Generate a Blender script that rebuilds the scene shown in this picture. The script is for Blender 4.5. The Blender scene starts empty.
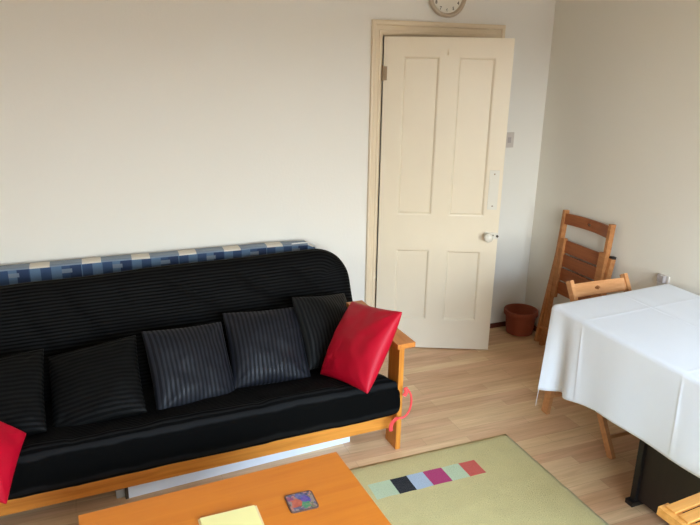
import bpy, bmesh, math, random
from mathutils import Vector, Matrix, noise
random.seed(7)
S = bpy.context.scene
COL = S.collection
PI = math.pi

# ------------------------------------------------------------------ materials
def lin(r, g, b):
    f = lambda c: (c/255/12.92) if c/255 <= .04045 else ((c/255+.055)/1.055)**2.4
    return (f(r), f(g), f(b), 1.0)

def new_mat(name):
    m = bpy.data.materials.new(name); m.use_nodes = True
    nt = m.node_tree
    return m, nt, nt.nodes['Principled BSDF']

def nd(nt, kind, **kw):
    n = nt.nodes.new(kind)
    for k, v in kw.items():
        if k in n.inputs: n.inputs[k].default_value = v
        else: setattr(n, k, v)
    return n

def bump(nt, bsdf, height, strength, dist=.002):
    b = nd(nt, 'ShaderNodeBump', Strength=strength, Distance=dist)
    nt.links.new(height, b.inputs['Height']); nt.links.new(b.outputs[0], bsdf.inputs['Normal'])

def mixc(nt, fac, a, b, blend='MIX'):
    n = nt.nodes.new('ShaderNodeMix'); n.data_type = 'RGBA'; n.blend_type = blend
    for sock, v in ((n.inputs[0], fac), (n.inputs[6], a), (n.inputs[7], b)):
        if hasattr(v, 'is_output'): nt.links.new(v, sock)
        else: sock.default_value = v
    return n.outputs[2]

def plain(name, c, rough=.6, var=.06, scale=14, bumps=0, bscale=200, metal=0, sheen=0, bdist=.002, spec=.5):
    m, nt, b = new_mat(name)
    tc = nd(nt, 'ShaderNodeTexCoord')
    n = nd(nt, 'ShaderNodeTexNoise', Scale=scale, Detail=5)
    nt.links.new(tc.outputs['Object'], n.inputs['Vector'])
    d = tuple(x*(1-var*2) for x in c[:3])+(1,)
    u = tuple(min(1, x*(1+var)) for x in c[:3])+(1,)
    nt.links.new(mixc(nt, n.outputs[0], d, u), b.inputs['Base Color'])
    b.inputs['Roughness'].default_value = rough; b.inputs['Metallic'].default_value = metal
    b.inputs['Specular IOR Level'].default_value = spec
    if sheen: b.inputs['Sheen Weight'].default_value = sheen
    if bumps:
        n2 = nd(nt, 'ShaderNodeTexNoise', Scale=bscale, Detail=4)
        nt.links.new(tc.outputs['Object'], n2.inputs['Vector']); bump(nt, b, n2.outputs[0], bumps, bdist)
    return m

def wood(name, dark, light, axis='X', rough=.42, grain=38, stretch=.06, coat=0):
    m, nt, b = new_mat(name)
    tc = nd(nt, 'ShaderNodeTexCoord'); mp = nd(nt, 'ShaderNodeMapping')
    sc = [1, 1, 1]; sc['XYZ'.index(axis)] = stretch; mp.inputs['Scale'].default_value = sc
    nt.links.new(tc.outputs['Object'], mp.inputs['Vector'])
    n = nd(nt, 'ShaderNodeTexNoise', Scale=grain, Detail=7, Roughness=.62, Distortion=.6)
    nt.links.new(mp.outputs[0], n.inputs['Vector'])
    r = nt.nodes.new('ShaderNodeValToRGB')
    r.color_ramp.elements[0].position = .3; r.color_ramp.elements[0].color = dark
    r.color_ramp.elements[1].position = .68; r.color_ramp.elements[1].color = light
    nt.links.new(n.outputs[0], r.inputs[0]); nt.links.new(r.outputs[0], b.inputs['Base Color'])
    b.inputs['Roughness'].default_value = rough
    b.inputs['Coat Weight'].default_value = coat; b.inputs['Coat Roughness'].default_value = .3
    bump(nt, b, n.outputs[0], .12, .001)
    return m

def wall_mat(name, c):
    m, nt, b = new_mat(name)
    tc = nd(nt, 'ShaderNodeTexCoord')
    n = nd(nt, 'ShaderNodeTexNoise', Scale=1.1, Detail=3)
    n2 = nd(nt, 'ShaderNodeTexNoise', Scale=70, Detail=4, Roughness=.6)
    for q in (n, n2): nt.links.new(tc.outputs['Object'], q.inputs['Vector'])
    nt.links.new(mixc(nt, n.outputs[0], tuple(x*.965 for x in c[:3])+(1,), c), b.inputs['Base Color'])
    b.inputs['Roughness'].default_value = .75; b.inputs['Specular IOR Level'].default_value = .25
    bump(nt, b, n2.outputs[0], .22, .004)
    return m

def floor_mat():
    m, nt, b = new_mat('oak_laminate')
    tc = nd(nt, 'ShaderNodeTexCoord')
    br = nd(nt, 'ShaderNodeTexBrick', Scale=1.0)
    br.inputs['Brick Width'].default_value = .62; br.inputs['Row Height'].default_value = .066
    br.inputs['Mortar Size'].default_value = .0007; br.inputs['Mortar Smooth'].default_value = .3
    br.inputs['Color1'].default_value = lin(*FLOOR1); br.inputs['Color2'].default_value = lin(*FLOOR2)
    br.inputs['Mortar'].default_value = lin(*[c*.86 for c in FLOOR2]); br.offset = .37; br.offset_frequency = 3
    nt.links.new(tc.outputs['Object'], br.inputs['Vector'])
    mp = nd(nt, 'ShaderNodeMapping'); mp.inputs['Scale'].default_value = (1.2, 22, 1)
    nt.links.new(tc.outputs['Object'], mp.inputs['Vector'])
    n = nd(nt, 'ShaderNodeTexNoise', Scale=2.6, Detail=8, Roughness=.62, Distortion=.5)
    nt.links.new(mp.outputs[0], n.inputs['Vector'])
    mp2 = nd(nt, 'ShaderNodeMapping'); mp2.inputs['Scale'].default_value = (.9, 5.2, 1)
    nt.links.new(tc.outputs['Object'], mp2.inputs['Vector'])
    n3 = nd(nt, 'ShaderNodeTexNoise', Scale=1.7, Detail=2)
    nt.links.new(mp2.outputs[0], n3.inputs['Vector'])
    r = nt.nodes.new('ShaderNodeValToRGB')
    r.color_ramp.elements[0].color = (.72, .66, .58, 1); r.color_ramp.elements[0].position = .3
    r.color_ramp.elements[1].color = (1, 1, 1, 1); r.color_ramp.elements[1].position = .66
    nt.links.new(n.outputs[0], r.inputs[0])
    c = mixc(nt, .75, br.outputs[0], r.outputs[0], 'MULTIPLY')
    r2 = nt.nodes.new('ShaderNodeValToRGB')
    r2.color_ramp.elements[0].color = (.86, .80, .74, 1); r2.color_ramp.elements[0].position = .38
    r2.color_ramp.elements[1].color = (1, 1, 1, 1); r2.color_ramp.elements[1].position = .6
    nt.links.new(n3.outputs[0], r2.inputs[0])
    nt.links.new(mixc(nt, .8, c, r2.outputs[0], 'MULTIPLY'), b.inputs['Base Color'])
    b.inputs['Roughness'].default_value = .36; b.inputs['Specular IOR Level'].default_value = .45
    return m

def stripe_mat(name, base, shine, period=.02, along_u=False, rough=(.62, .36), sheen=.12, spec=.35):
    """black cloth woven with satin stripes; stripes follow the cloth's own UV (in metres)"""
    m, nt, b = new_mat(name)
    uv = nd(nt, 'ShaderNodeUVMap', uv_map='UVMap'); sp = nd(nt, 'ShaderNodeSeparateXYZ')
    nt.links.new(uv.outputs[0], sp.inputs[0])
    nz = nd(nt, 'ShaderNodeTexNoise', Scale=9, Detail=2)
    nt.links.new(uv.outputs[0], nz.inputs['Vector'])
    wob = nd(nt, 'ShaderNodeMath', operation='MULTIPLY_ADD'); wob.inputs[1].default_value = .006
    nt.links.new(nz.outputs[0], wob.inputs[0]); nt.links.new(sp.outputs[0 if along_u else 1], wob.inputs[2])
    mu = nd(nt, 'ShaderNodeMath', operation='MULTIPLY'); mu.inputs[1].default_value = 2*PI/period
    nt.links.new(wob.outputs[0], mu.inputs[0])
    si = nd(nt, 'ShaderNodeMath', operation='SINE'); nt.links.new(mu.outputs[0], si.inputs[0])
    mr = nd(nt, 'ShaderNodeMapRange'); mr.inputs[1].default_value = -.35; mr.inputs[2].default_value = .35
    nt.links.new(si.outputs[0], mr.inputs[0])
    nt.links.new(mixc(nt, mr.outputs[0], base, shine), b.inputs['Base Color'])
    rr = nd(nt, 'ShaderNodeMapRange'); rr.inputs[3].default_value = rough[0]; rr.inputs[4].default_value = rough[1]
    nt.links.new(mr.outputs[0], rr.inputs[0]); nt.links.new(rr.outputs[0], b.inputs['Roughness'])
    b.inputs['Sheen Weight'].default_value = sheen; b.inputs['Sheen Roughness'].default_value = .4
    b.inputs['Specular IOR Level'].default_value = spec
    bump(nt, b, mr.outputs[0], .25, .0015)
    return m

def check_mat():
    m, nt, b = new_mat('blue_white_check')
    uv = nd(nt, 'ShaderNodeUVMap', uv_map='UVMap')
    sp = nd(nt, 'ShaderNodeSeparateXYZ'); nt.links.new(uv.outputs[0], sp.inputs[0]); U, V = sp.outputs[0], sp.outputs[1]
    def mth(op, a, b2=0.0):
        n = nd(nt, 'ShaderNodeMath', operation=op)
        for q, v in zip(n.inputs, (a, b2)):
            if hasattr(v, 'is_output'): nt.links.new(v, q)
            else: q.default_value = v
        return n.outputs[0]
    def band(src, period, width, off):                       # 1 inside a repeating band
        return mth('LESS_THAN', mth('FRACT', mth('DIVIDE', mth('ADD', src, off), period)), width)
    c = mixc(nt, band(U, .10, .5, 5.0), lin(52, 76, 112), lin(92, 118, 148))
    c = mixc(nt, band(U, .25, .22, 5.06), c, lin(40, 60, 96))
    row = band(V, .09, .55, 5.012)                           # the pale row that runs along the top edge
    pale = mixc(nt, band(U, .25, .38, 5.0), mixc(nt, band(V, .004, .5, 5.0), lin(134, 146, 160), lin(112, 126, 146)), lin(216, 208, 196))
    row_top = mth('GREATER_THAN', V, .3885)
    c = mixc(nt, mth('MAXIMUM', row_top, mth('MULTIPLY', band(V, .18, .12, 5.05), band(U, .25, .20, 5.1))), c, pale)
    nt.links.new(c, b.inputs['Base Color']); b.inputs['Roughness'].default_value = .85
    n = nd(nt, 'ShaderNodeTexNoise', Scale=400); nt.links.new(uv.outputs[0], n.inputs['Vector']); bump(nt, b, n.outputs[0], .2)
    return m

def coaster_mat():
    m, nt, b = new_mat('mosaic_print')
    tc = nd(nt, 'ShaderNodeTexCoord')
    v = nd(nt, 'ShaderNodeTexVoronoi', Scale=115); nt.links.new(tc.outputs['Object'], v.inputs['Vector'])
    v2 = nd(nt, 'ShaderNodeTexVoronoi', Scale=90); nt.links.new(tc.outputs['Object'], v2.inputs['Vector'])
    r = nt.nodes.new('ShaderNodeValToRGB'); r.color_ramp.interpolation = 'CONSTANT'
    e = r.color_ramp.elements
    cols = [(0, (150, 128, 120)), (.22, (96, 92, 120)), (.42, (120, 110, 84)), (.6, (176, 120, 110)), (.8, (70, 62, 84))]
    e[0].position = 0; e[0].color = lin(*cols[0][1]); e[1].position = cols[1][0]; e[1].color = lin(*cols[1][1])
    for p, c in cols[2:]: q = e.new(p); q.color = lin(*c)
    sp = nd(nt, 'ShaderNodeSeparateColor'); nt.links.new(v.outputs['Color'], sp.inputs[0]); nt.links.new(sp.outputs[0], r.inputs[0])
    c = r.outputs[0]
    for pos, rad, cc in (((-.014, .0, .0048), .019, (204, 92, 60)), ((.020, .010, .0048), .017, (78, 58, 160)), ((.016, -.016, .0048), .016, (66, 148, 92)), ((.0, .030, .0048), .012, (90, 96, 150)), ((-.03, .024, .0048), .010, (150, 70, 110))):
        d = nd(nt, 'ShaderNodeVectorMath', operation='DISTANCE'); d.inputs[1].default_value = pos
        jit = nd(nt, 'ShaderNodeVectorMath', operation='MULTIPLY_ADD'); jit.inputs[1].default_value = (.010, .010, 0); 
        nt.links.new(v2.outputs['Color'], jit.inputs[0]); nt.links.new(tc.outputs['Object'], jit.inputs[2]); nt.links.new(jit.outputs[0], d.inputs[0])
        lt = nd(nt, 'ShaderNodeMath', operation='LESS_THAN'); lt.inputs[1].default_value = rad; nt.links.new(d.outputs['Value'], lt.inputs[0])
        f_ = nd(nt, 'ShaderNodeMath', operation='MULTIPLY'); f_.inputs[1].default_value = .75; nt.links.new(lt.outputs[0], f_.inputs[0])
        c = mixc(nt, f_.outputs[0], c, lin(*cc))
    nt.links.new(c, b.inputs['Base Color']); b.inputs['Roughness'].default_value = .45
    return m

def rug_mat(name, c, var=.16):
    m, nt, b = new_mat(name)
    tc = nd(nt, 'ShaderNodeTexCoord')
    n = nd(nt, 'ShaderNodeTexNoise', Scale=7, Detail=6, Roughness=.65); n2 = nd(nt, 'ShaderNodeTexNoise', Scale=230, Detail=3)
    for q in (n, n2): nt.links.new(tc.outputs['Object'], q.inputs['Vector'])
    d = tuple(x*(1-var*1.6) for x in c[:3])+(1,); u = tuple(min(1, x*(1+var)) for x in c[:3])+(1,)
    cc = mixc(nt, n.outputs[0], d, u)
    cc = mixc(nt, n2.outputs[0], cc, mixc(nt, .5, cc, (.0, .0, .0, 1)))
    cc2 = mixc(nt, .35, cc, c)
    nt.links.new(cc2, b.inputs['Base Color']); b.inputs['Roughness'].default_value = .95
    b.inputs['Sheen Weight'].default_value = .15; b.inputs['Specular IOR Level'].default_value = .1
    bump(nt, b, n2.outputs[0], .8, .006)
    return m

SKY_HIGH = (.63, .87, 1.13, 1); SKY_LOW = (.42, .455, .455, 1); GROUND = (.05, .035, .025, 1); SKYPOWER = 38
FLOOR1 = (246, 212, 166); FLOOR2 = (226, 178, 138)
M = {}
M['wall'] = wall_mat('painted_wallpaper', lin(240, 236, 229))
M['wall_r'] = wall_mat('painted_wallpaper_side', lin(242, 236, 224))
M['ceiling'] = plain('ceiling_paint', lin(236, 230, 222), .9, .02)
M['floor'] = floor_mat()
M['skirt'] = wood('dark_moulding', lin(78, 34, 20), lin(112, 54, 34), 'X', .5)
M['cream'] = plain('cream_gloss_paint', lin(234, 220, 197), .32, .02, 5, .05, 60)
M['cream_trim'] = plain('cream_trim_paint', lin(232, 213, 184), .36, .02, 5)
M['porcelain'] = plain('white_china', lin(228, 222, 210), .25, .01)
M['iron'] = plain('dark_iron', lin(70, 62, 52), .5, .1, 30, metal=.6)
M['brown_metal'] = plain('painted_hinge', lin(160, 134, 104), .5, .1, 60)
M['pine'] = wood('orange_pine', lin(190, 112, 36), lin(222, 146, 58), 'X', .38)
M['pine_y'] = wood('orange_pine_arm', lin(184, 104, 40), lin(214, 138, 64), 'Y', .36)
M['pine_z'] = wood('orange_pine_post', lin(184, 104, 32), lin(218, 142, 54), 'Z', .38)
M['table'] = wood('orange_beech', lin(212, 116, 30), lin(222, 130, 38), 'X', .4, 26, .05)
M['chair_pine'] = wood('honey_pine', lin(186, 124, 74), lin(210, 152, 100), 'X', .45)
M['chair_dark'] = wood('brown_pine', lin(136, 74, 38), lin(168, 100, 58), 'X', .5)
M['chair_mid'] = wood('tan_pine', lin(168, 106, 58), lin(194, 134, 82), 'X', .5)
M['chair_gold'] = wood('golden_pine', lin(200, 134, 58), lin(226, 162, 84), 'X', .45)
M['black_cap'] = plain('black_rubber', lin(26, 22, 22), .6, .1)
M['throw'] = stripe_mat('black_satin_stripe_throw', (.0012, .0012, .0011, 1), (.0075, .0075, .0078, 1), .018, False, (.85, .62), .0, .07)
M['cush_h'] = stripe_mat('black_satin_stripe_across', (.0014, .0014, .0013, 1), (.005, .005, .005, 1), .021, False, (.8, .55), .0, .10)
M['cush_v'] = stripe_mat('black_satin_stripe_upright', (.003, .0032, .005, 1), (.011, .012, .018, 1), .021, True, (.72, .46), .02, .22)  # black cloth; the sky's bluish sheen on the satin is put into both colours
M['cush_d'] = stripe_mat('black_satin_stripe_dull', (.002, .002, .002, 1), (.008, .008, .008, 1), .021, True, (.75, .52), .02, .14)
M['red'] = plain('crimson_satin', lin(186, 4, 38), .48, .06, 6, .15, 500, spec=.25)
M['ribbon'] = plain('coral_ribbon', lin(236, 74, 72), .55, .05)
M['check'] = check_mat()
M['carton'] = plain('white_carton', lin(214, 222, 232), .5, .02)
M['grey_cap'] = plain('grey_plastic', lin(150, 146, 140), .5, .05)
M['coaster'] = coaster_mat()
M['coaster_edge'] = plain('coaster_edge', lin(92, 66, 56), .6, .1)
M['yellow'] = plain('yellow_paper', lin(252, 238, 164), .8, .01)
M['pale'] = plain('pale_paper', lin(240, 214, 160), .8, .01)
M['rug'] = rug_mat('green_wool_pile', lin(226, 208, 144))
M['mint'] = rug_mat('mint_wool', lin(208, 222, 182), .08)
M['rug_black'] = rug_mat('black_wool', lin(22, 22, 26), .1)
M['rug_blue'] = rug_mat('pale_blue_wool', lin(190, 205, 222), .06)
M['rug_pink'] = rug_mat('magenta_wool', lin(196, 58, 116), .06)
M['rug_red'] = rug_mat('coral_wool', lin(226, 98, 82), .06)
M['darkwood'] = wood('dark_brown_wood', lin(20, 12, 11), lin(31, 20, 18), 'Z', .5)
M['blackwood'] = wood('black_brown_wood', lin(9, 7, 7), lin(14, 11, 11), 'Z', .5)
M['cloth'] = plain('white_cotton', lin(233, 237, 246), .85, .015, 8, .12, 900, sheen=.1)
M['terracotta'] = plain('terracotta_clay', lin(150, 72, 46), .8, .08, 20, .2, 90)
M['soil'] = plain('dark_inside_clay', lin(122, 54, 36), .9, .1, 30)
M['clock_rim'] = plain('beige_plastic', lin(196, 178, 156), .4, .02)
M['clock_face'] = plain('clock_dial', lin(232, 226, 214), .6, .01)
M['ink'] = plain('dark_print', lin(70, 64, 58), .6, .02)
M['switch'] = plain('grey_white_plastic', lin(208, 199, 192), .4, .02)
M['switch_edge'] = plain('pale_grey_rocker', lin(178, 168, 166), .4, .02)
M['upvc'] = plain('window_white', lin(236, 236, 234), .35, .01)
gm, gnt, gb = new_mat('window_glass')
tr = gnt.nodes.new('ShaderNodeBsdfTransparent'); gl = nd(gnt, 'ShaderNodeBsdfGlossy', Roughness=.02); mx = gnt.nodes.new('ShaderNodeMixShader')
mx.inputs[0].default_value = .06
gnt.links.new(tr.outputs[0], mx.inputs[1]); gnt.links.new(gl.outputs[0], mx.inputs[2])
gnt.links.new(mx.outputs[0], gnt.nodes['Material Output'].inputs[0])
M['glass'] = gm

# ------------------------------------------------------------------ mesh helpers
def link(name, me, mat, parent=None):
    o = bpy.data.objects.new(name, me); COL.objects.link(o)
    for m in (mat if isinstance(mat, (list, tuple)) else [mat]):
        if m is not None: me.materials.append(m)
    if parent is not None: o.parent = parent
    return o

def build(name, bm, mat, parent=None, smooth=None, bevel=0, seg=2):
    if bevel:
        bmesh.ops.bevel(bm, geom=[e for e in bm.edges if e.calc_face_angle(0) > .6], offset=bevel, segments=seg, affect='EDGES', clamp_overlap=True)
    bmesh.ops.recalc_face_normals(bm, faces=bm.faces[:])
    me = bpy.data.meshes.new(name); bm.to_mesh(me); bm.free()
    if smooth is not None:
        for p in me.polygons: p.use_smooth = True
        me.set_sharp_from_angle(angle=smooth)
    return link(name, me, mat, parent)

def box(bm, x0, y0, z0, x1, y1, z1, mi=0):
    c = [bm.verts.new((x, y, z)) for x in (x0, x1) for y in (y0, y1) for z in (z0, z1)]
    fs = [(0, 1, 3, 2), (4, 6, 7, 5), (0, 4, 5, 1), (2, 3, 7, 6), (0, 2, 6, 4), (1, 5, 7, 3)]
    out = []
    for f in fs:
        k = bm.faces.new([c[i] for i in f]); k.material_index = mi; out.append(k)
    return c

def rod(bm, a, b, wid, dep, side):
    """rectangular bar from a to b; 'wid' along the vector side, 'dep' across both"""
    a, b = Vector(a), Vector(b); d = (b-a).normalized(); s = Vector(side); s = (s-d*s.dot(d)).normalized(); t = d.cross(s)
    c = [bm.verts.new(p+s*(i*wid/2)+t*(j*dep/2)) for p in (a, b) for i in (-1, 1) for j in (-1, 1)]
    for f in [(0, 1, 3, 2), (4, 6, 7, 5), (0, 4, 5, 1), (2, 3, 7, 6), (0, 2, 6, 4), (1, 5, 7, 3)]:
        bm.faces.new([c[i] for i in f])

def tube(bm, pts, r, n=10, flat=1.0, closed=False):
    pts = [Vector(p) for p in pts]; rings = []
    up = Vector((0, 0, 1))
    for i, p in enumerate(pts):
        d = (pts[min(i+1, len(pts)-1)]-pts[max(i-1, 0)]).normalized()
        if i == 0:
            s = d.cross(Vector((.3, .9, .2))).normalized()
        else:
            s = (s-d*s.dot(d)).normalized()
        t = d.cross(s)
        rr = r[i] if isinstance(r, (list, tuple)) else r
        rings.append([bm.verts.new(p+s*math.cos(2*PI*k/n)*rr+t*math.sin(2*PI*k/n)*rr*flat) for k in range(n)])
    for i in range(len(rings)-1):
        for k in range(n):
            bm.faces.new((rings[i][k], rings[i][(k+1) % n], rings[i+1][(k+1) % n], rings[i+1][k]))
    bm.faces.new(rings[0][::-1]); bm.faces.new(rings[-1])

def lathe(bm, prof, n=48, M4=None, mi=None):
    """revolve (r, z) pairs round z; closes where r = 0"""
    M4 = M4 or Matrix(); rings = []
    for r, z in prof:
        if r < 1e-6: rings.append([bm.verts.new(M4 @ Vector((0, 0, z)))])
        else: rings.append([bm.verts.new(M4 @ Vector((r*math.cos(2*PI*k/n), r*math.sin(2*PI*k/n), z))) for k in range(n)])
    for i in range(len(rings)-1):
        A, B = rings[i], rings[i+1]
        for k in range(n):
            q = [A[k % len(A)], A[(k+1) % len(A)], B[(k+1) % len(B)], B[k % len(B)]]
            u = []
            for v in q:
                if v not in u: u.append(v)
            if len(u) > 2:
                f = bm.faces.new(u)
                if mi: f.material_index = mi[i]

def spaced(n, lo, hi, edge):
    """n samples lo..hi, denser inside 'edge' of both ends"""
    m = max(6, n//4); out = []
    for i in range(m): out.append(lo+edge*(1-math.cos(PI/2*i/m)))
    k = n-2*m
    for i in range(k+1): out.append(lo+edge+(hi-lo-2*edge)*i/k)
    for i in range(m-1, -1, -1): out.append(hi-edge*(1-math.cos(PI/2*i/m)))
    return out

def puffy(name, W, H, T, rc, edge, mat, parent, Mx, nu=60, nv=40, p=2.0, disp=None, pinch=0.0, crown=0.0, soft=False, corners='all'):
    """upholstered slab, W x H, thickness T: outline corners of radius rc, sides rounded over 'edge'.
    local x across, z up, -y the face towards the sitter; disp(x, z, side) -> (dx, dy, dz)"""
    bm = bmesh.new(); uvl = bm.loops.layers.uv.new('UVMap')
    us, vs = spaced(nu, -W/2, W/2, min(edge, W/3)), spaced(nv, -H/2, H/2, min(edge, H/3))
    grids = []
    for side in (-1, 1):
        g = []
        for z in vs:
            row = []
            for x in us:
                X, Z = x, z
                if rc > 0 and (corners == 'all' or z > 0):
                    ax, az = abs(X)-(W/2-rc), abs(Z)-(H/2-rc)
                    if ax > 0 and az > 0:
                        m_, n_ = max(ax, az), math.hypot(ax, az); k = m_/n_
                        X = math.copysign(W/2-rc+ax*k, X); Z = math.copysign(H/2-rc+az*k, Z)
                d = min(W/2-abs(x), H/2-abs(z))
                q = min(1, max(0, d/edge))
                th = T/2*(1-(1-q)**p)**(1/p)
                if soft: th = T/2*(max(0, (1-(2*x/W)**2)*(1-(2*z/H)**2)))**.42
                if crown: th *= 1-crown+crown*(1-(2*x/W)**2)*(1-(2*z/H)**2)
                if pinch:
                    X *= 1-pinch*(1-(2*z/H)**2); Z *= 1-pinch*(1-(2*x/W)**2)
                P = Vector((X, side*th, Z))
                if disp:
                    dx_, dy_, dz_ = disp(x, z, side); P += Vector((dx_, dy_*min(1, d/.03), dz_))
                v = bm.verts.new(P); row.append((v, x, z))
            g.append(row)
        grids.append(g)
    for gi, g in enumerate(grids):
        for j in range(len(vs)-1):
            for i in range(len(us)-1):
                q = [g[j][i], g[j][i+1], g[j+1][i+1], g[j+1][i]]
                if gi == 1: q = q[::-1]
                f = bm.faces.new([a[0] for a in q]); f.smooth = True
                for lp, a in zip(f.loops, q): lp[uvl].uv = (a[1], a[2])
    bmesh.ops.remove_doubles(bm, verts=bm.verts[:], dist=1e-5)
    bmesh.ops.transform(bm, matrix=Mx, verts=bm.verts[:])
    me = bpy.data.meshes.new(name); bm.to_mesh(me); bm.free()
    return link(name, me, mat, parent)

def nz(*p): return noise.noise(Vector(p))

# ------------------------------------------------------------------ tagging
def thing(name, label, cat, loc=(0, 0, 0), rz=0, group=None):
    o = bpy.data.objects.new(name, None); o.empty_display_size = .1; COL.objects.link(o)
    o.location = loc; o.rotation_euler = (0, 0, rz)
    return tag(o, label, cat, group)
def tag(o, label, cat, group=None):
    o['label'] = label; o['category'] = cat
    if group: o['group'] = group
    return o
def struct(o): o['kind'] = 'structure'; return o

# ------------------------------------------------------------------ room shell
XR, XL, YB, YF, ZC = 1.2144, -3.3, 0.0, -4.7, 2.62
DW, DH = .76, 1.98
bm = bmesh.new(); box(bm, XL-.1, YF-.1, -.1, XR+.1, .1, 0); struct(build('floor', bm, M['floor']))
bm = bmesh.new(); box(bm, XL-.1, YF-.1, ZC, XR+.1, .1, ZC+.1); struct(build('ceiling', bm, M['ceiling']))
bm = bmesh.new()
box(bm, XL-.1, 0, 0, -.012, .1, ZC); box(bm, DW+.012, 0, 0, XR+.1, .1, ZC); box(bm, -.012, 0, DH+.012, DW+.012, .1, ZC)
struct(build('wall_back', bm, M['wall']))
bm = bmesh.new(); box(bm, XR, YF-.1, 0, XR+.1, 0, ZC); struct(build('wall_right', bm, M['wall_r']))
bm = bmesh.new(); box(bm, XL-.1, YF-.1, 0, XL, 0, ZC); struct(build('wall_left', bm, M['wall']))
# wall with the window, behind the photographer
WX0, WX1, WZ0, WZ1 = -1.62, 1.10, .80, 2.15
bm = bmesh.new()
box(bm, XL, YF-.1, 0, WX0, YF, ZC); box(bm, WX1, YF-.1, 0, XR, YF, ZC)
box(bm, WX0, YF-.1, 0, WX1, YF, WZ0); box(bm, WX0, YF-.1, WZ1, WX1, YF, ZC)
struct(build('wall_front', bm, M['wall']))
bm = bmesh.new(); f = .05
box(bm, WX0, YF-.08, WZ0, WX1, YF-.02, WZ0+f); box(bm, WX0, YF-.08, WZ1-f, WX1, YF-.02, WZ1)
for x in (WX0, (WX0+WX1)/2-f/2, WX1-f): box(bm, x, YF-.08, WZ0+f, x+f, YF-.02, WZ1-f)
win = struct(build('window_1', bm, M['upvc'], bevel=.004))
bm = bmesh.new(); box(bm, WX0+.02, YF-.053, WZ0+.02, WX1-.02, YF-.047, WZ1-.02); build('window_pane', bm, M['glass'], win)
bm = bmesh.new(); box(bm, WX0-.05, YF-.02, WZ0-.03, WX1+.05, YF+.12, WZ0); build('window_sill', bm, M['upvc'], win, bevel=.006)
# dark moulding along the foot of the walls
def skirting(name, a, b, nrm):
    bm = bmesh.new(); a, b, n = Vector(a), Vector(b), Vector(nrm)
    prof = [(0, 0), (.014, 0), (.014, .012), (.011, .022), (.005, .030), (0, .032)]
    A = [bm.verts.new(a+n*p+Vector((0, 0, z))) for p, z in prof]; B = [bm.verts.new(b+n*p+Vector((0, 0, z))) for p, z in prof]
    for i in range(len(prof)-1): bm.faces.new((A[i], A[i+1], B[i+1], B[i]))
    bm.faces.new(A); bm.faces.new(B[::-1]); bm.faces.new((A[0], B[0], B[-1], A[-1]))
    o = struct(build(name, bm, M['skirt'], smooth=.5)); return o
skirting('baseboard_back', (XL, 0, 0), (-.075, 0, 0), (0, -1, 0))
skirting('baseboard_back.001', (DW+.075, 0, 0), (XR, 0, 0), (0, -1, 0))
skirting('baseboard_right', (XR, YF, 0), (XR, -.014, 0), (-1, 0, 0))
skirting('baseboard_left', (XL, YF, 0), (XL, -.014, 0), (1, 0, 0))
# hallway behind the door
bm = bmesh.new(); box(bm, -1.0, .1, -.1, 1.3, 1.4, 0); struct(build('floor_hall', bm, M['floor']))
bm = bmesh.new(); box(bm, -1.0, 1.3, 0, 1.2, 1.4, ZC); box(bm, -1.1, .1, -.1, -1.0, 1.4, ZC); box(bm, 1.2, .1, 0, 1.3, 1.4, ZC)
struct(build('wall_hall', bm, M['wall']))
bm = bmesh.new(); box(bm, -1.1, .1, ZC, 1.3, 1.4, ZC+.1); struct(build('ceiling_hall', bm, M['ceiling']))

# architrave with stepped profile, and the door lining
AW = .070; bm = bmesh.new()
prof = [(0, 0), (0, .012), (.010, .018), (.022, .018), (.026, .014), (.044, .014), (.050, .022), (.062, .024), (.070, .022), (.070, 0)]
def strip(p0, p1, out0, out1):
    A = [bm.verts.new(Vector(p0)+Vector(out0)*s+Vector((0, -h, 0))) for s, h in prof]
    B = [bm.verts.new(Vector(p1)+Vector(out1)*s+Vector((0, -h, 0))) for s, h in prof]
    for i in range(len(prof)-1): bm.faces.new((A[i], A[i+1], B[i+1], B[i]))
    bm.faces.new((A[-1], A[0], B[0], B[-1])); bm.faces.new(A); bm.faces.new(B[::-1])
ar = 1.19
strip((-.004, 0, 0), (-.004, 0, DH+.004), (-1, 0, 0), (-1, 0, ar))
strip((-.004, 0, DH+.004), (DW+.004, 0, DH+.004), (-1, 0, ar), (1, 0, ar))
strip((DW+.004, 0, DH+.004), (DW+.004, 0, 0), (1, 0, ar), (1, 0, 0))
box(bm, -.012, 0, 0, -.002, .1, DH+.012); box(bm, DW+.002, 0, 0, DW+.012, .1, DH+.012); box(bm, -.002, 0, DH+.002, DW+.002, .1, DH+.012)
struct(build('trim_1', bm, M['cream_trim']))

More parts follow.
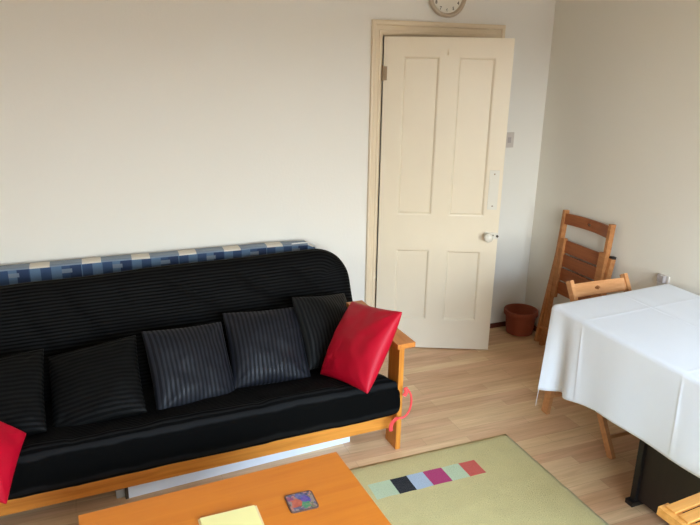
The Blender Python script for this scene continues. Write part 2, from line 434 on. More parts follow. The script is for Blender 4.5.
# four-panel door, ajar
TH = .4229
bm = bmesh.new(); Z0, Z1 = .006, 1.978
px = [(.112, .335), (.437, .662)]; pz = [(.205, .690), (.915, 1.873)]
T0, T1, RC = 0.0, .036, .012      # room face at y=0, back face y=.036
def stile(x0, x1, z0, z1): box(bm, x0, T0, z0, x1, T1, z1)
stile(0, px[0][0], Z0, Z1); stile(px[0][1], px[1][0], Z0, Z1); stile(px[1][1], DW-.003, Z0, Z1)
for a, b in px:
    stile(a, b, Z0, pz[0][0]); stile(a, b, pz[0][1], pz[1][0]); stile(a, b, pz[1][1], Z1)
    for c, d in pz:
        box(bm, a, T0+RC, c, b, T1-RC, d)
        # moulding round the panel, both faces
        for y0, y1 in ((T0+.001, T0+RC), (T1-.001, T1-RC)):
            o = [Vector((a, y0, c)), Vector((b, y0, c)), Vector((b, y0, d)), Vector((a, y0, d))]
            m_ = .018; i_ = [Vector((a+m_, y1, c+m_)), Vector((b-m_, y1, c+m_)), Vector((b-m_, y1, d-m_)), Vector((a+m_, y1, d-m_))]
            h_ = .008; s_ = 1 if y1 > y0 else -1
            k_ = [Vector((a+h_, y0+.001*s_, c+h_)), Vector((b-h_, y0+.001*s_, c+h_)), Vector((b-h_, y0+.001*s_, d-h_)), Vector((a+h_, y0+.001*s_, d-h_))]
            for P, Q in ((o, k_), (k_, i_)):
                P = [bm.verts.new(v) for v in P]; Q = [bm.verts.new(v) for v in Q]
                for n_ in range(4): bm.faces.new((P[n_], P[(n_+1) % 4], Q[(n_+1) % 4], Q[n_]))
door = struct(build('door_1', bm, M['cream'])); door.location = (.002, -.02, 0); door.rotation_euler = (0, 0, -TH)
def rot_y(): return Matrix.Rotation(PI/2, 4, 'X')        # lathe axis z -> -y (towards the room)
bm = bmesh.new(); box(bm, .675, -.004, .962, .735, 0, 1.208); build('finger_plate', bm, M['porcelain'], door, bevel=.003)
bm = bmesh.new()
for z in (.985, 1.185): lathe(bm, [(0, .0065), (.004, .0060), (.005, .004)], 12, Matrix.Translation((.705, 0, z)) @ rot_y())
build('plate_screw', bm, M['brown_metal'], door)
bm = bmesh.new(); box(bm, .672, -.008, .773, .756, 0, .814); lock = build('lock_plate', bm, M['porcelain'], door, bevel=.004)
bm = bmesh.new(); lathe(bm, [(0, .011), (.0045, .0105), (.005, .008)], 12, Matrix.Translation((.724, 0, .797)) @ rot_y()); box(bm, .7215, -.0105, .779, .7265, -.006, .797)
build('keyhole', bm, M['iron'], lock)
bm = bmesh.new(); lathe(bm, [(0, .020), (.006, .019), (.0075, .015), (.0075, .006)], 16, Matrix.Translation((.752, 0, .793)) @ rot_y()); build('latch_stud', bm, M['iron'], lock)
bm = bmesh.new(); lathe(bm, [(.024, .0), (.024, .006), (.013, .010), (.010, .026), (.018, .034), (.027, .044), (.029, .056), (.024, .068), (.012, .074), (0, .075)], 32, Matrix.Translation((.690, 0, .793)) @ rot_y())
build('door_knob', bm, M['porcelain'], door, smooth=.8)
for z in (1.77, .19):
    bm = bmesh.new()
    tube(bm, [(-.003, -.006, z-.045), (-.003, -.006, z+.045)], .006, 12); box(bm, -.002, -.0015, z-.04, .022, .002, z+.04)
    build('hinge', bm, M['brown_metal'], door)
bm = bmesh.new(); box(bm, .372, -.003, 1.875, .381, 0, 1.915); tube(bm, [(.3765, -.002, 1.888), (.3765, -.016, 1.884), (.3765, -.022, 1.893), (.3765, -.022, 1.904)], .0028, 8)
build('coat_hook', bm, M['cream_trim'], door)

# ------------------------------------------------------------------ wall clock
ck = thing('wall_clock', 'round beige-rimmed wall clock hanging above the door frame', 'clock', (.409, 0, 2.222))
bm = bmesh.new(); lathe(bm, [(0, .002), (.118, .002), (.127, .010), (.128, .026), (.122, .036), (.112, .036), (.104, .026), (.102, .018)], 64, rot_y()); build('rim', bm, M['clock_rim'], ck, smooth=.6)
bm = bmesh.new(); lathe(bm, [(0, .018), (.103, .018), (.103, .012), (0, .012)], 64, rot_y()); face = build('dial', bm, M['clock_face'], ck)
dg = None
for h in range(1, 13):
    cu = bpy.data.curves.new('numeral', 'FONT'); cu.body = str(h); cu.size = .026; cu.align_x = 'CENTER'; cu.align_y = 'CENTER'; cu.extrude = .0004; cu.offset = .0006
    t = bpy.data.objects.new('numeral', cu); COL.objects.link(t)
    bpy.context.view_layer.update(); me = bpy.data.meshes.new_from_object(t.evaluated_get(bpy.context.evaluated_depsgraph_get()))
    a = PI/2-h*PI/6
    me.transform(Matrix.Translation((.086*math.cos(a), -.0188, .086*math.sin(a))) @ rot_y()); link('numeral', me, M['ink'], face)
    bpy.data.objects.remove(t); bpy.data.curves.remove(cu)
for nm, a, l, w in (('hour_hand', PI/2+PI/3.1, .050, .006), ('minute_hand', PI/2-PI/3, .078, .004)):
    bm = bmesh.new(); d = Vector((math.cos(a), 0, math.sin(a))); rod(bm, d*-.012+Vector((0, -.021, 0)), d*l+Vector((0, -.021, 0)), w, .001, (-d.z, 0, d.x)); build(nm, bm, M['ink'], ck)

# ------------------------------------------------------------------ switch, socket
sw = thing('light_switch', 'small pale grey light switch on the wall by the open edge of the door', 'light switch', (.945, 0, 1.352))
bm = bmesh.new(); box(bm, -.036, -.009, -.05, .036, 0, .05); build('plate', bm, M['switch'], sw, bevel=.004)
bm = bmesh.new(); box(bm, -.012, -.013, -.018, .012, -.008, .018); build('rocker', bm, M['switch_edge'], sw, bevel=.003)
sk = thing('wall_socket', 'small pale wall socket on the right-hand wall, just showing above the far edge of the tablecloth', 'socket', (XR, -1.172, .705))
sk['label'] = 'pale wall socket just showing over the white tablecloth beside the tucked-in chair'
bm = bmesh.new(); box(bm, -.010, -.036, -.036, 0, .036, .036); build('plate', bm, M['switch'], sk, bevel=.004)
bm = bmesh.new(); box(bm, -.034, -.020, -.002, -.009, .020, .036); build('plug', bm, M['switch_edge'], sk, bevel=.006)
bm = bmesh.new(); box(bm, -.014, .026, .016, -.009, .036, .032); build('rocker', bm, M['ink'], sk, bevel=.001)

# ------------------------------------------------------------------ futon
FR = math.radians(2.0)
fu = thing('futon_sofa', 'low pine-framed futon sofa covered with a black satin-striped throw', 'sofa', (-.385, -1.10, 0), FR)
# local: x to the right (arm at 0), y to the wall, z up; seat spans x -2.06 .. -.02
FL = -2.06
def yz(y, z, tilt): return Matrix.Translation((0, y, z)) @ Matrix.Rotation(tilt, 4, 'X')
# seat mattress: slab lying back; local z of the slab -> into depth
def seat_disp(x, z, side):
    # slab local: x across, z depth (front = -H/2), side -1 = underside after rotation? (see matrix)
    a = .008*nz(x*3.1, z*4.2, 1.3)+.007*nz(x*8, z*9, 4.4)
    front = max(0, 1-(z+.36)/.12)
    a2 = front*(.004*math.sin(x*9.5+2*nz(x*2, 0, 3))+.006*nz(x*6, 2.2, 0))
    crease = .0
    for cx, cw in ((-.42, .018), (.35, .02), (-.62, .025), (.72, .02)):
        crease += .012*math.exp(-((x-cx+.12*(z+.3))/cw)**2)*max(0, 1-(z+.36)/.22)
    lap = .020*max(0, (x-.93)/.085)*max(0, 1-max(0, z+Hs/2-.012)/.012) if x > .93 else 0      # the front corner laps over the post
    return (lap, (-a+crease*.6)*(1 if side < 0 else .3), -a2*.8)
Hs = .77
tilt = math.radians(12)
# matrix: slab x->x, slab z->depth(+y, falling), slab -y -> up
Ms = Matrix.Translation(((FL-.02)/2+.004, -.078+Hs/2*math.cos(tilt), .294-Hs/2*math.sin(tilt))) @ Matrix.Rotation(-tilt, 4, 'X') @ Matrix.Rotation(-PI/2, 4, 'X')
puffy('seat_mattress', 2.03, Hs, .200, .012, .075, M['throw'], fu, Ms, 150, 54, 3.2, seat_disp)
# back mattress
def back_disp(x, z, side):
    a = .017*nz(x*2.2, z*2.6, 7.7)+.010*nz(x*6+z*3, z*5, 2.2)+.005*nz(x*15, z*13, 2.2)
    c = 0
    for x0, z0, x1, z1, w, dpt in ((-.52, .30, -.22, -.12, .014, .026), (-.28, .31, .0, -.10, .014, .022), (-.02, .31, .36, .02, .016, .022), (.36, .30, .66, .02, .014, .018), (.70, .28, .95, .0, .018, .018), (-.9, .3, -.72, -.2, .016, .022), (-.70, .28, -.46, -.2, .014, .020)):
        d = Vector((x1-x0, z1-z0)); L = d.length; d /= L; q = Vector((x-x0, z-z0)); s = q.dot(d); t = q.x*-d.y+q.y*d.x
        if -.03 < s < L+.03: c += dpt*math.exp(-(t/w)**2)*math.sin(PI*min(1, max(0, (s+.03)/(L+.06))))
    top = max(0, z-.20)
    return (0, (-a+c) if side < 0 else a*.3, .010*nz(x*2.6, 5.5, 0)*top/.14-(.014-.013*x)*max(0, z)/.3)
Hb = .655
bt = math.radians(25)
Mb = Matrix.Translation((-.985, .715, .499)) @ Matrix.Rotation(-bt, 4, 'X')
puffy('back_mattress', 2.14, Hb, .17, .20, .085, M['throw'], fu, Mb, 140, 60, 2.2, back_disp, corners='top')
# frame
bm = bmesh.new(); box(bm, FL-.01, -.018, .099, -.014, .006, .19); build('front_rail', bm, M['pine'], fu, bevel=.004)
bm = bmesh.new(); box(bm, FL-.01, .62, .03, -.014, .645, .12); build('rear_rail', bm, M['pine'], fu, bevel=.004)
bm = bmesh.new()
for x in [FL+.1+i*.17 for i in range(12)]: box(bm, x, .006, .10, x+.06, .62, .115)
build('seat_slats', bm, M['pine_y'], fu)
for x0 in (-.014, FL-.036):
    bm = bmesh.new(); box(bm, x0, -.068, 0, x0+.026, .040, .566); build('front_post', bm, M['pine_z'], fu, bevel=.003)
    bm = bmesh.new(); box(bm, x0, .40, 0, x0+.026, .48, .566); build('rear_post', bm, M['pine_z'], fu, bevel=.003)
    bm = bmesh.new(); box(bm, x0, .040, .14, x0+.024, .66, .22); build('side_rail', bm, M['pine_y'], fu, bevel=.003)
    bm = bmesh.new(); box(bm, x0-.036, -.115, .566, x0+.056, .48, .590); build('armrest', bm, M['pine_y'], fu, bevel=.006, seg=3)

# coral ribbon tied round the front post
def smooth_pts(P, n=8):
    P = [Vector(p) for p in P]; out = []
    for i in range(len(P)-1):
        p0, p1, p2, p3 = P[max(i-1, 0)], P[i], P[i+1], P[min(i+2, len(P)-1)]
        for k in range(n):
            t = k/n
            out.append(.5*((2*p1)+(p2-p0)*t+(2*p0-5*p1+4*p2-p3)*t*t+(3*p1-p0-3*p2+p3)*t**3))
    return out+[P[-1]]
bm = bmesh.new()
tube(bm, smooth_pts([(-.372, -1.185, .345), (-.357, -1.192, .337), (-.341, -1.196, .308), (-.337, -1.198, .265), (-.347, -1.198, .222), (-.370, -1.196, .194), (-.400, -1.192, .190)]), .0050, 8, .45)
tube(bm, smooth_pts([(-.372, -1.196, .352), (-.368, -1.200, .330), (-.378, -1.199, .310)]), .010, 8, .5)
tube(bm, smooth_pts([(-.405, -1.196, .196), (-.425, -1.185, .170), (-.432, -1.180, .145), (-.430, -1.178, .118)]), .010, 8, .4)
rb = build('ribbon', bm, M['ribbon'], smooth=1.0)
tag(rb, 'coral red ribbon looped round the front post of the futon arm', 'ribbon')

# ------------------------------------------------------------------ cushions
def cushion(label, ctr, R, size, T, mat, group, seed, h=None, name='cushion'):
    h = h or size
    # R columns: x across, y away from the sitter, z up
    Rm = Matrix(R).to_4x4(); r = thing(name, label, 'cushion', ctr, 0, group)
    def dsp(x, z, side):
        e = min(size/2-abs(x), h/2-abs(z))
        k = min(1, e/.05)
        a = .011*nz(x*6+seed, z*6, seed*1.7)+.005*nz(x*16, z*16+seed, 2)
        # soft pulls running in from the corners
        c = 0
        for sx in (-1, 1):
            for sz in (-1, 1):
                q = Vector((sx*size/2-x, sz*h/2-z)); L = q.length; ang = math.atan2(abs(q.y)+1e-6, abs(q.x)+1e-6)
                c += .006*math.sin(ang*9+seed)*math.exp(-(L/.10)**2)
        return (0, side*(a+c)*k, 0)
    puffy('cover', size, h, T, .004, size*.5, mat, r, Rm, 56, 56, 2.1, dsp, pinch=.045, soft=True)
    return r
G = 'black striped cushions on the futon'
cushion('black striped cushion half hidden behind the red one at the right arm', (-0.587, -0.700, 0.482), [[.905, -.42, -.068], [.385, .745, .545], [-.178, -.52, .836]], 0.382, .14, M['cush_d'], G, 1.0)
cushion('black upright-striped cushion left of the one tucked behind the red cushion', (-0.935, -0.774, 0.471), [[.999, -.016, .03], [-.008, .742, .671], [-.033, -.67, .741]], 0.392, .15, M['cush_v'], G, 2.3)
cushion('black upright-striped cushion in the middle of the futon, tilted', (-1.318, -0.849, 0.460), [[.968, -.243, -.064], [.231, .757, .611], [-.1, -.606, .789]], 0.394, .15, M['cush_v'], G, 3.1)
cushion('black cushion with crosswise stripes, second from the left red cushion', (-1.733, -0.867, 0.453), [[.976, .217, -.015], [-.116, .577, .808], [.184, -.787, .589]], 0.392, .15, M['cush_h'], G, 4.2)
cushion('dark black cushion behind the red cushion at the left edge of the photo', (-2.126, -0.877, 0.456), [[.985, .17, .0], [-.10, .58, .81], [.138, -.797, .588]], 0.392, .15, M['cush_h'], G, 5.6)
G2 = 'red satin cushions on the futon'
cushion('crimson satin cushion standing against the right arm of the futon', (-0.553, -1.052, 0.542), [[.217, .821, .528], [-.959, .079, .272], [.181, -.566, .804]], 0.402, .15, M['red'], G2, 6.5)
Rr = Vector((-2.000, -1.125, .398)); B = Vector((-2.045, -1.34, .315))
e2 = (Rr-B).normalized(); e1 = Vector((.62, -.20, -.72)); e1 = (e1-e2*e1.dot(e2)).normalized(); n = e2.cross(e1)   # across, up, away
ctr = Rr-e1*.20-e2*.150+Vector((0, 0, .01))
cushion('crimson satin cushion lying at the front left end of the futon', tuple(ctr), [[e1.x, n.x, e2.x], [e1.y, n.y, e2.y], [e1.z, n.z, e2.z]], .40, .13, M['red'], G2, 7.9, h=.31)

# ------------------------------------------------------------------ spare mattress behind the futon
def flat(x, z, side): return (0, .003*nz(x*5, z*5, 3)*side, .006*nz(x*3.5, 1, 2)*(1 if z > 0 else 0))
mt = puffy('spare_mattress', 2.12, .800, .085, .07, .012, M['check'], None, Matrix.Identity(4), 90, 40, 3.2, flat, corners='top')
mt.location = (-.445-1.06, -.083, .400)
tag(mt, 'blue and white chequered mattress standing between the futon and the wall', 'mattress')
bm = bmesh.new()
arc = [(.99+.07*math.sin(t*PI/16), -.043, .33+.07*math.cos(t*PI/16)) for t in range(0, 9)]
tube(bm, smooth_pts([(.90, -.040, .399), (.95, -.042, .400)]+arc+[(1.061, -.043, .1), (1.061, -.043, -.38)], 6), .004, 8)
build('piping', bm, plain('white_piping', lin(222, 222, 222), .8, .02), mt, smooth=1.0)

# ------------------------------------------------------------------ flat carton under the futon
ct = thing('flat_carton', 'long flat white carton lying on the floor under the futon', 'box', (-.583, -1.026, 0), math.atan2(.075, 1.07))
bm = bmesh.new(); box(bm, -1.075, 0, .001, 0, .22, .062); build('body', bm, M['carton'], ct, bevel=.004)
bm = bmesh.new(); box(bm, -1.115, .012, .006, -1.077, .20, .046); build('end_cap', bm, M['grey_cap'], ct, bevel=.004)
bm = bmesh.new(); box(bm, -1.08, -.0012, .0, -1.066, .221, .0632); build('end_seam', bm, M['iron'], ct)

# ------------------------------------------------------------------ rug
RX0, RX1, RY0, RY1 = -1.50, .20, -3.15, -1.245
bm = bmesh.new()
xs = [-1.50+i*(1.70/68) for i in range(69)]; sqx = [-.645, -.535, -.451, -.366, -.268, -.175, -.088]
xs = sorted([x for x in xs if all(abs(x-s) > .010 for s in sqx)]+sqx)
ys = [RY1-i*(1.905/80) for i in range(81)]; sqy = [-1.395, -1.503]
ys = sorted([y for y in ys if all(abs(y-s) > .010 for s in sqy)]+sqy, reverse=True)
gr = []
for j, y in enumerate(ys):
    row = []
    for i, x in enumerate(xs):
        ex = .004*nz(y*14, 3, 0) if i in (0, len(xs)-1) else 0; ey = .004*nz(x*14, 9, 0) if j in (0, len(ys)-1) else 0
        edge = i in (0, len(xs)-1) or j in (0, len(ys)-1)
        row.append(bm.verts.new((x+ex, y+ey, .004 if edge else .014+.0025*nz(x*17, y*17, 0))))
    gr.append(row)
mids = {0: 1, 1: 2, 2: 3, 3: 4, 4: 1, 5: 5}
for j in range(len(ys)-1):
    for i in range(len(xs)-1):
        f = bm.faces.new((gr[j][i], gr[j][i+1], gr[j+1][i+1], gr[j+1][i])); f.smooth = True
        cx, cy = (xs[i]+xs[i+1])/2, (ys[j]+ys[j+1])/2
        if sqy[1] < cy < sqy[0] and sqx[0] < cx < sqx[-1]:
            k = sum(cx > s for s in sqx)-1; f.material_index = mids[k]
low = [bm.verts.new((v.co.x, v.co.y, .0005)) for v in (gr[0][0], gr[0][-1], gr[-1][-1], gr[-1][0])]
ring = gr[0]+[r[-1] for r in gr[1:]]+gr[-1][-2::-1]+[r[0] for r in gr[-2:0:-1]]
lowr = [bm.verts.new((v.co.x, v.co.y, .0005)) for v in ring]
for i in range(len(ring)): bm.faces.new((ring[i], ring[(i+1) % len(ring)], lowr[(i+1) % len(ring)], lowr[i]))
for v in low: bm.verts.remove(v)
rug = build('rug', bm, [M['rug'], M['mint'], M['rug_black'], M['rug_blue'], M['rug_pink'], M['rug_red']])
tag(rug, 'green-beige pile rug with a strip of coloured squares on the wooden floor', 'rug')

# ------------------------------------------------------------------ coffee table
cf = thing('coffee_table', 'low orange-brown wooden coffee table in front of the futon', 'coffee table', (-.922, -1.718, .0175), math.radians(2.9))
bm = bmesh.new(); box(bm, -.886, -.56, .408, 0, 0, .4325); build('tabletop', bm, M['table'], cf, bevel=.004, seg=3)
bm = bmesh.new()
for a in ((-.82, -.075, -.07, -.055), (-.82, -.505, -.07, -.485)): box(bm, a[0], min(a[1], a[3]), .34, a[2], max(a[1], a[3]), .408)
for x in (-.816, -.09): box(bm, x, -.49, .34, x+.02, -.07, .408)
build('apron', bm, M['table'], cf)
for x in (-.84, -.10):
    for y in (-.53, -.09):
        bm = bmesh.new(); box(bm, x, y, 0, x+.06, y+.06, .408); build('leg', bm, M['table'], cf, bevel=.004)
bm = bmesh.new(); box(bm, -.80, -.49, .13, -.08, -.06, .148); build('shelf', bm, M['table'], cf, bevel=.002)

co = thing('coaster', 'small multicoloured square coaster lying on the coffee table', 'coaster', (-1.130, -1.947, .450), math.radians(-1))
bm = bmesh.new()
def rrect(bm, w, h, r, z0, z1, n=6, mi=0):
    P = []
    for cx, cy, a0 in ((w/2-r, h/2-r, 0), (-w/2+r, h/2-r, PI/2), (-w/2+r, -h/2+r, PI), (w/2-r, -h/2+r, 1.5*PI)):
        for k in range(n+1): P.append((cx+r*math.cos(a0+k*PI/2/n), cy+r*math.sin(a0+k*PI/2/n)))
    A = [bm.verts.new((x, y, z0)) for x, y in P]; B = [bm.verts.new((x, y, z1)) for x, y in P]
    bm.faces.new(A[::-1]); bm.faces.new(B)
    for i in range(len(P)): bm.faces.new((A[i], A[(i+1) % len(P)], B[(i+1) % len(P)], B[i]))
rrect(bm, .095, .092, .011, 0, .004); build('base', bm, M['coaster_edge'], co)
bm = bmesh.new(); rrect(bm, .086, .083, .008, .004, .0048); build('printed_face', bm, M['coaster'], co)

nt_ = thing('notepad', 'pale yellow paper pad lying near the front edge of the coffee table', 'notepad', (-1.366, -1.916, .450), math.radians(.5))
bm = bmesh.new(); box(bm, -.094, -.27, .0, .094, 0, .003); build('backing_sheet', bm, M['pale'], nt_)
bm = bmesh.new(); box(bm, -.088, -.266, .003, .086, -.003, .009); build('paper_block', bm, M['yellow'], nt_, bevel=.001)

# ------------------------------------------------------------------ dining table and cloth
TX0, TX1, TY0, TY1, TZ = .316, 1.085, -1.368, -2.80, .745
dt = thing('dining_table', 'dark brown wooden table standing under the white cloth', 'table', (0, 0, 0))
bm = bmesh.new(); box(bm, TX0, TY1, TZ-.025, TX1, TY0, TZ); 
for v in bm.verts:
    if v.co.x > .8 and v.co.y > -2: v.co.y += .055
build('tabletop', bm, M['darkwood'], dt, bevel=.004)
bm = bmesh.new(); box(bm, .412, -2.44, .03, 1.04, -1.912, TZ-.025); build('base_panel', bm, M['darkwood'], dt, bevel=.003)
for y in (-1.905, -2.46):
    bm = bmesh.new(); box(bm, .397, y-.014, 0, .427, y+.014, TZ-.025); lg = build('leg', bm, M['blackwood'], dt, bevel=.006)
for y in (-1.905, -2.46):
    bm = bmesh.new(); box(bm, .378, y-.020, 0, 1.05, y+.020, .022); build('foot_rail', bm, M['blackwood'], dt, bevel=.006)

W, L = TX1-TX0+.004, TY0-TY1+.004
dl, db, dr, df, rho = .385, .29, .10, .34, .010
bm = bmesh.new(); uvl = bm.loops.layers.uv.new('UVMap')
def axis(neg, ln, pos, step):
    a = [-neg*(1-i/ max(1, int(neg/.012))) for i in range(int(neg/.012))]
    n_ = int(ln/step); a += [ln*i/n_ for i in range(n_+1)]
    k = int(pos/.012); a += [ln+pos*(i+1)/k for i in range(k)]
    return a
fine = lambda a, cs: sorted(set(a) | {c+k*.003 for c in cs for k in range(-5, 6)})
ss = fine(axis(dl, W, dr, .014), (.415,)); tt = fine(axis(db, L, df, .014), (.207, .745))
def gauss(x, w): return math.exp(-(x/w)**2)
def skewed(P):                                     # the far edge of the table runs slightly off square
    k = max(0, min(1, (P.x-TX0)/W))*max(0, min(1, (P.y-TY1)/L)); P.y += .055*k; return P
def cloth_pt(s, t):
    skew = 0
    if t < 0:                                       # the back drop is a little longer at the corner
        t = t*(1.0+.40*max(0, 1-max(s, 0)/.2) - .34*min(1, max(0, s/.3)))
    if s < 0: s *= 1+.15*max(0, 1-max(t, 0)/.35)-.10*min(1.1, max(0, t))
    cs, ctt = min(max(s, 0), W), min(max(t, 0), L)
    es, et = s-cs, t-ctt; r = math.hypot(es, et)
    z = .0018
    z += .0022*gauss(cs-.415, .006)-.002*gauss(cs-.44, .03)      # ironed fold along the table
    z += .0010*gauss(ctt-.207, .007)+.0010*gauss(ctt-.745, .007)
    z += .0015*(nz(cs*5, ctt*5, 2)+.3)
    if r < 1e-7: return Vector((TX0-.002+cs, TY0+.002-ctt, TZ+z))
    ux, uy = es/r, et/r
    r *= 1-.08*(2*abs(ux*uy))**1.5*min(1, r/.2)          # rounded corner of the cloth
    if r < rho*PI/2: out, drop = rho*math.sin(r/rho), rho*(1-math.cos(r/rho))
    else: out, drop = rho, rho+(r-rho*PI/2)
    k = drop
    corner = (2*abs(ux*uy)); fly = 0
    if corner > 0:
        fly = k*.03*corner; out += k*.025*corner
    q = 0
    if ux < -.02 and abs(uy) < .35:                   # long hanging side
        y = ctt
        q += k*(.035+.014*math.sin(y*8.5+1.0)+.012*math.sin(y*17+.4)+.03*nz(y*3.2, 1.7, 0))
        q -= k*.16*gauss(y-.085, .05)             # tucked-in hollow next to the corner fold
        q += .0020*gauss(y-.207-.06*k, .006)*min(1, k/.08)+.0020*gauss(y-.745-.06*k, .006)*min(1, k/.08)
        q *= (1-abs(uy)/.35)
        out += q
    if uy < -.02: out += k*.02*(1-corner)
    return Vector((TX0-.002+cs+ux*out, TY0+.002-ctt-uy*out+(fly if et < 0 else -fly), TZ+z*max(0, 1-k/.01)+(0 if k < .01 else 0)-drop+(.004*nz(ctt*9, 3, 1) if r > .38 else 0)))
g = [[bm.verts.new(skewed(cloth_pt(s, t))) for s in ss] for t in tt]
for j in range(len(tt)-1):
    for i in range(len(ss)-1):
        f = bm.faces.new((g[j][i], g[j+1][i], g[j+1][i+1], g[j][i+1])); f.smooth = True
bmesh.ops.recalc_face_normals(bm, faces=bm.faces[:])
me = bpy.data.meshes.new('tablecloth'); bm.to_mesh(me); bm.free()
tcl = link('tablecloth', me, M['cloth'])
tag(tcl, 'white cotton tablecloth with fold creases draped over the dining table', 'tablecloth')
sm = tcl.modifiers.new('thickness', 'SOLIDIFY'); sm.thickness = .0015; sm.offset = 1

# ------------------------------------------------------------------ folding chairs
def chair(name, label, group, mats, F, T, R, S_, seat, width=.39, P=None):
    """wooden folding chair. Side-plane points (u forward, z up): back frame F (foot) to T (top),
    leg frame R (foot) to S_ (seat end), seat = (rear, front) points of the seat plane"""
    main, slat = mats
    r = thing(name, label, 'chair', (0, 0, 0), 0, group)
    V = lambda p, w: Vector((w, -p[0], p[1]))          # local: forward = -y
    Fv, Tv, Rv, Sv = [Vector(p) for p in (F, T, R, S_)]
    ud = (Tv-Fv).normalized(); un_ = Vector((ud.y, -ud.x))   # forward normal
    wi = width/2-.011
    for sgn in (-1, 1):
        bm = bmesh.new(); rod(bm, V(F, sgn*wi), V(T, sgn*wi), .022, .036, (1, 0, 0)); build('back_upright', bm, main, r, bevel=.006, seg=3)
    wl = width/2-.011+.024; dp = .036 if name == 'folded_chair' else .046
    for sgn in (-1, 1):
        bm = bmesh.new(); rod(bm, V(R, sgn*wl), V(S_, sgn*wl), .022, dp, (1, 0, 0)); lg = build('leg', bm, main, r, bevel=.005, seg=3)
        ld = (Sv-Rv).normalized()
        bm = bmesh.new(); rod(bm, V(Sv-ld*.002, sgn*wl), V(Sv+ld*.014, sgn*wl), .023, dp-.002, (1, 0, 0)); build('end_cap', bm, M['black_cap'], lg, bevel=.005)
    # curved top rail with the finger hole
    bm = bmesh.new(); h = .070; n1, n2 = 40, 14; grd = []
    wr = width/2-.020
    for j in range(n2+1):
        row = []
        for i in range(n1+1):
            w = -wr+2*wr*i/n1; s = h*j/n2
            c = Tv-ud*(.020+h)+ud*(s+.010*(1-(w/wr)**2)*(.4 if j else .4)); bow = -.022*(1-(w/wr)**2)
            p = c+un_*bow; row.append(bm.verts.new(V(p, w)))
        grd.append(row)
    for j in range(n2):
        for i in range(n1):
            cx, cy = (-wr+2*wr*(i+.5)/n1)/.017, (h*(j+.5)/n2-h*.5)/.0095
            if cx*cx+cy*cy < 1: continue
            bm.faces.new((grd[j][i], grd[j][i+1], grd[j+1][i+1], grd[j+1][i]))
    for v in [v for v in bm.verts if not v.link_faces]: bm.verts.remove(v)
    tr_ = build('top_rail', bm, slat, r); md = tr_.modifiers.new('thickness', 'SOLIDIFY'); md.thickness = .016; md.offset = 0
    # stretchers
    bm = bmesh.new(); c = Fv+ud*.10; rod(bm, V(c, -wi), V(c, wi), .016, .030, (0, -ud.x, ud.y)); build('stretcher', bm, main, r, bevel=.003)
    ld = (Sv-Rv).normalized(); bm = bmesh.new(); c = Rv+ld*.11; rod(bm, V(c, -wl), V(c, wl), .016, .030, (0, -ld.x, ld.y)); build('stretcher', bm, main, r, bevel=.003)
    # pivots
    pv = Vector(P) if P else (Fv+ud*.30)
    for sgn in (-1, 1):
        w0, w1 = min(wi, wl)-.011, max(wi, wl)+.013
        bm = bmesh.new(); tube(bm, [V(pv, sgn*w0), V(pv, sgn*w1)], .007, 12); build('pivot', bm, M['iron'], r)
    # seat: two side rails with rounded ends, slats between
    A, Bv = Vector(seat[0]), Vector(seat[1]); sd = (Bv-A).normalized(); sn = Vector((-sd.y, sd.x))
    if sn.y < 0 and abs(sn.y) > .3: sn = -sn
    ws = width/2-.066 if name != 'folded_chair' else width/2-.040
    for sgn in (-1, 1):
        bm = bmesh.new(); rod(bm, V(A, sgn*ws), V(Bv, sgn*ws), .046 if name == 'folding_chair' else .03, .030, (1, 0, 0)); build('seat_rail', bm, main, r, bevel=.0145, seg=5)
    Ls = (Bv-A).length; ns = max(4, int(Ls/.047)); 
    if name == 'folded_chair': ns = 4
    pitch = (Ls-.03)/ns
    for k in range(ns):
        c0 = Bv-sd*(.012+k*pitch); c1 = c0-sd*(pitch-.0125); off = sn*(.0155 if name == 'folding_chair' else .0105)
        bm = bmesh.new(); rod(bm, V((c0+c1)/2+off, -ws-.004), V((c0+c1)/2+off, ws+.004), (c0-c1).length, .012, (0, -sd.x, sd.y)); build('seat_slat', bm, slat, r, bevel=.003)
    return r
CG = 'wooden folding chairs around the dining table'
OPEN = dict(F=(.44, 0), T=(0, .775), R=(-.035, 0), S_=(.02, .44), seat=((-.01, .428), (.45, .445)), P=(.018, .428), width=.378)
c2 = chair('folding_chair', 'light pine folding chair tucked under the far end of the white table', CG, (M['chair_pine'], M['chair_pine']), **OPEN)
c2.location = (.742, -1.165, 0); c2.rotation_euler = (0, 0, 0)
c3 = chair('folding_chair', 'golden slatted wooden chair seat at the bottom right corner by the tablecloth', CG, (M['chair_gold'], M['chair_gold']), **OPEN)
c3.rotation_euler = (0, 0, PI+math.radians(4))
# front end of the seat's far-left rail goes to (-.03, -2.385)
loc = Matrix.Rotation(PI+math.radians(4), 4, 'Z') @ Vector((.129+.010, -.45, 0)); c3.location = Vector((-.066, -2.404, .0175))-loc
fc = chair('folded_chair', 'brown wooden folding chair folded flat and leaning on the wall behind the table', CG, (M['chair_mid'], M['chair_dark']),
           F=(0, 0), T=(0, .94), R=(.03, .02), S_=(-.028, .735), seat=((.0, .36), (.0, .76)), width=.43, P=(-.0, .42))
fc.rotation_euler = Matrix.Rotation(math.radians(10.2), 3, 'Y').to_euler()
# chair forward (-y local) turned to face -x, then leaned back on the wall
fc.matrix_world = Matrix.Translation((1.092, -.590, .004)) @ Matrix.Rotation(math.radians(4.4), 4, 'Y') @ Matrix.Rotation(-PI/2, 4, 'Z')

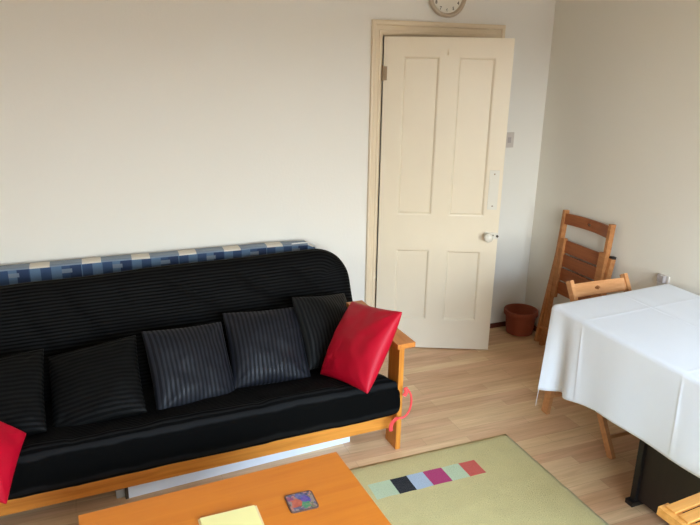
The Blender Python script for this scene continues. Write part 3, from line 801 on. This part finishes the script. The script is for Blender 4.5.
# ------------------------------------------------------------------ terracotta pot
pt = thing('plant_pot', 'empty terracotta plant pot on the floor in the corner beyond the door', 'plant pot', (1.082, -.138, 0))
bm = bmesh.new()
lathe(bm, [(0, 0), (.088, 0), (.093, .004), (.106, .136), (.116, .138), (.119, .144), (.120, .166), (.117, .174), (.106, .174), (.103, .166), (.096, .050), (.086, .016), (0, .014)], 56)
build('body', bm, M['terracotta'], pt, smooth=.7)

# ------------------------------------------------------------------ daylight
def area(name, loc, rot, sx, sy, power, col):
    l = bpy.data.lights.new(name, 'AREA'); l.shape = 'RECTANGLE'; l.size = sx; l.size_y = sy; l.energy = power; l.color = col
    o = bpy.data.objects.new(name, l); COL.objects.link(o); o.location = loc; o.rotation_euler = rot; return o
pl = area('daylight_portal', ((WX0+WX1)/2, YF-.12, (WZ0+WZ1)/2), (PI/2, 0, 0), WX1-WX0, WZ1-WZ0, 1, (1, 1, 1)); pl.data.cycles.is_portal = True
w = bpy.data.worlds.new('overcast_sky'); S.world = w; w.use_nodes = True
nt = w.node_tree; bg = nt.nodes['Background']
tc = nd(nt, 'ShaderNodeTexCoord'); sp = nd(nt, 'ShaderNodeSeparateXYZ'); nt.links.new(tc.outputs['Generated'], sp.inputs[0])
r = nt.nodes.new('ShaderNodeValToRGB'); e = r.color_ramp.elements      # pale street and gardens below, bright overcast above
e[0].position = .50; e[0].color = GROUND; e[1].position = .515; e[1].color = SKY_LOW
q = e.new(.60); q.color = SKY_LOW; q = e.new(.68); q.color = SKY_HIGH
mr = nd(nt, 'ShaderNodeMapRange'); mr.inputs[1].default_value = -1; mr.inputs[2].default_value = 1
nt.links.new(sp.outputs[2], mr.inputs[0]); nt.links.new(mr.outputs[0], r.inputs[0]); nt.links.new(r.outputs[0], bg.inputs[0]); bg.inputs[1].default_value = SKYPOWER

# ------------------------------------------------------------------ camera
yaw, pitch, roll, fpx = .3864, .2997, .0180, 647.03
fwd = Vector((math.sin(yaw)*math.cos(pitch), math.cos(yaw)*math.cos(pitch), -math.sin(pitch)))
rt = Vector((math.cos(yaw), -math.sin(yaw), 0)); up = rt.cross(fwd)
r2 = rt*math.cos(roll)+up*math.sin(roll); u2 = -rt*math.sin(roll)+up*math.cos(roll)
cam = bpy.data.cameras.new('camera'); cam.sensor_fit = 'HORIZONTAL'; cam.sensor_width = 36; cam.lens = fpx/700*36; cam.clip_start = .02
co_ = bpy.data.objects.new('camera', cam); COL.objects.link(co_)
m = Matrix((r2, u2, -fwd)).transposed().to_4x4(); m.translation = (-1.6709, -3.6605, 1.8273); co_.matrix_world = m
S.camera = co_
S.view_settings.view_transform = 'Standard'; S.view_settings.look = 'None'; S.view_settings.gamma = 1; S.view_settings.use_curve_mapping = False
S.view_settings.exposure = 0.0
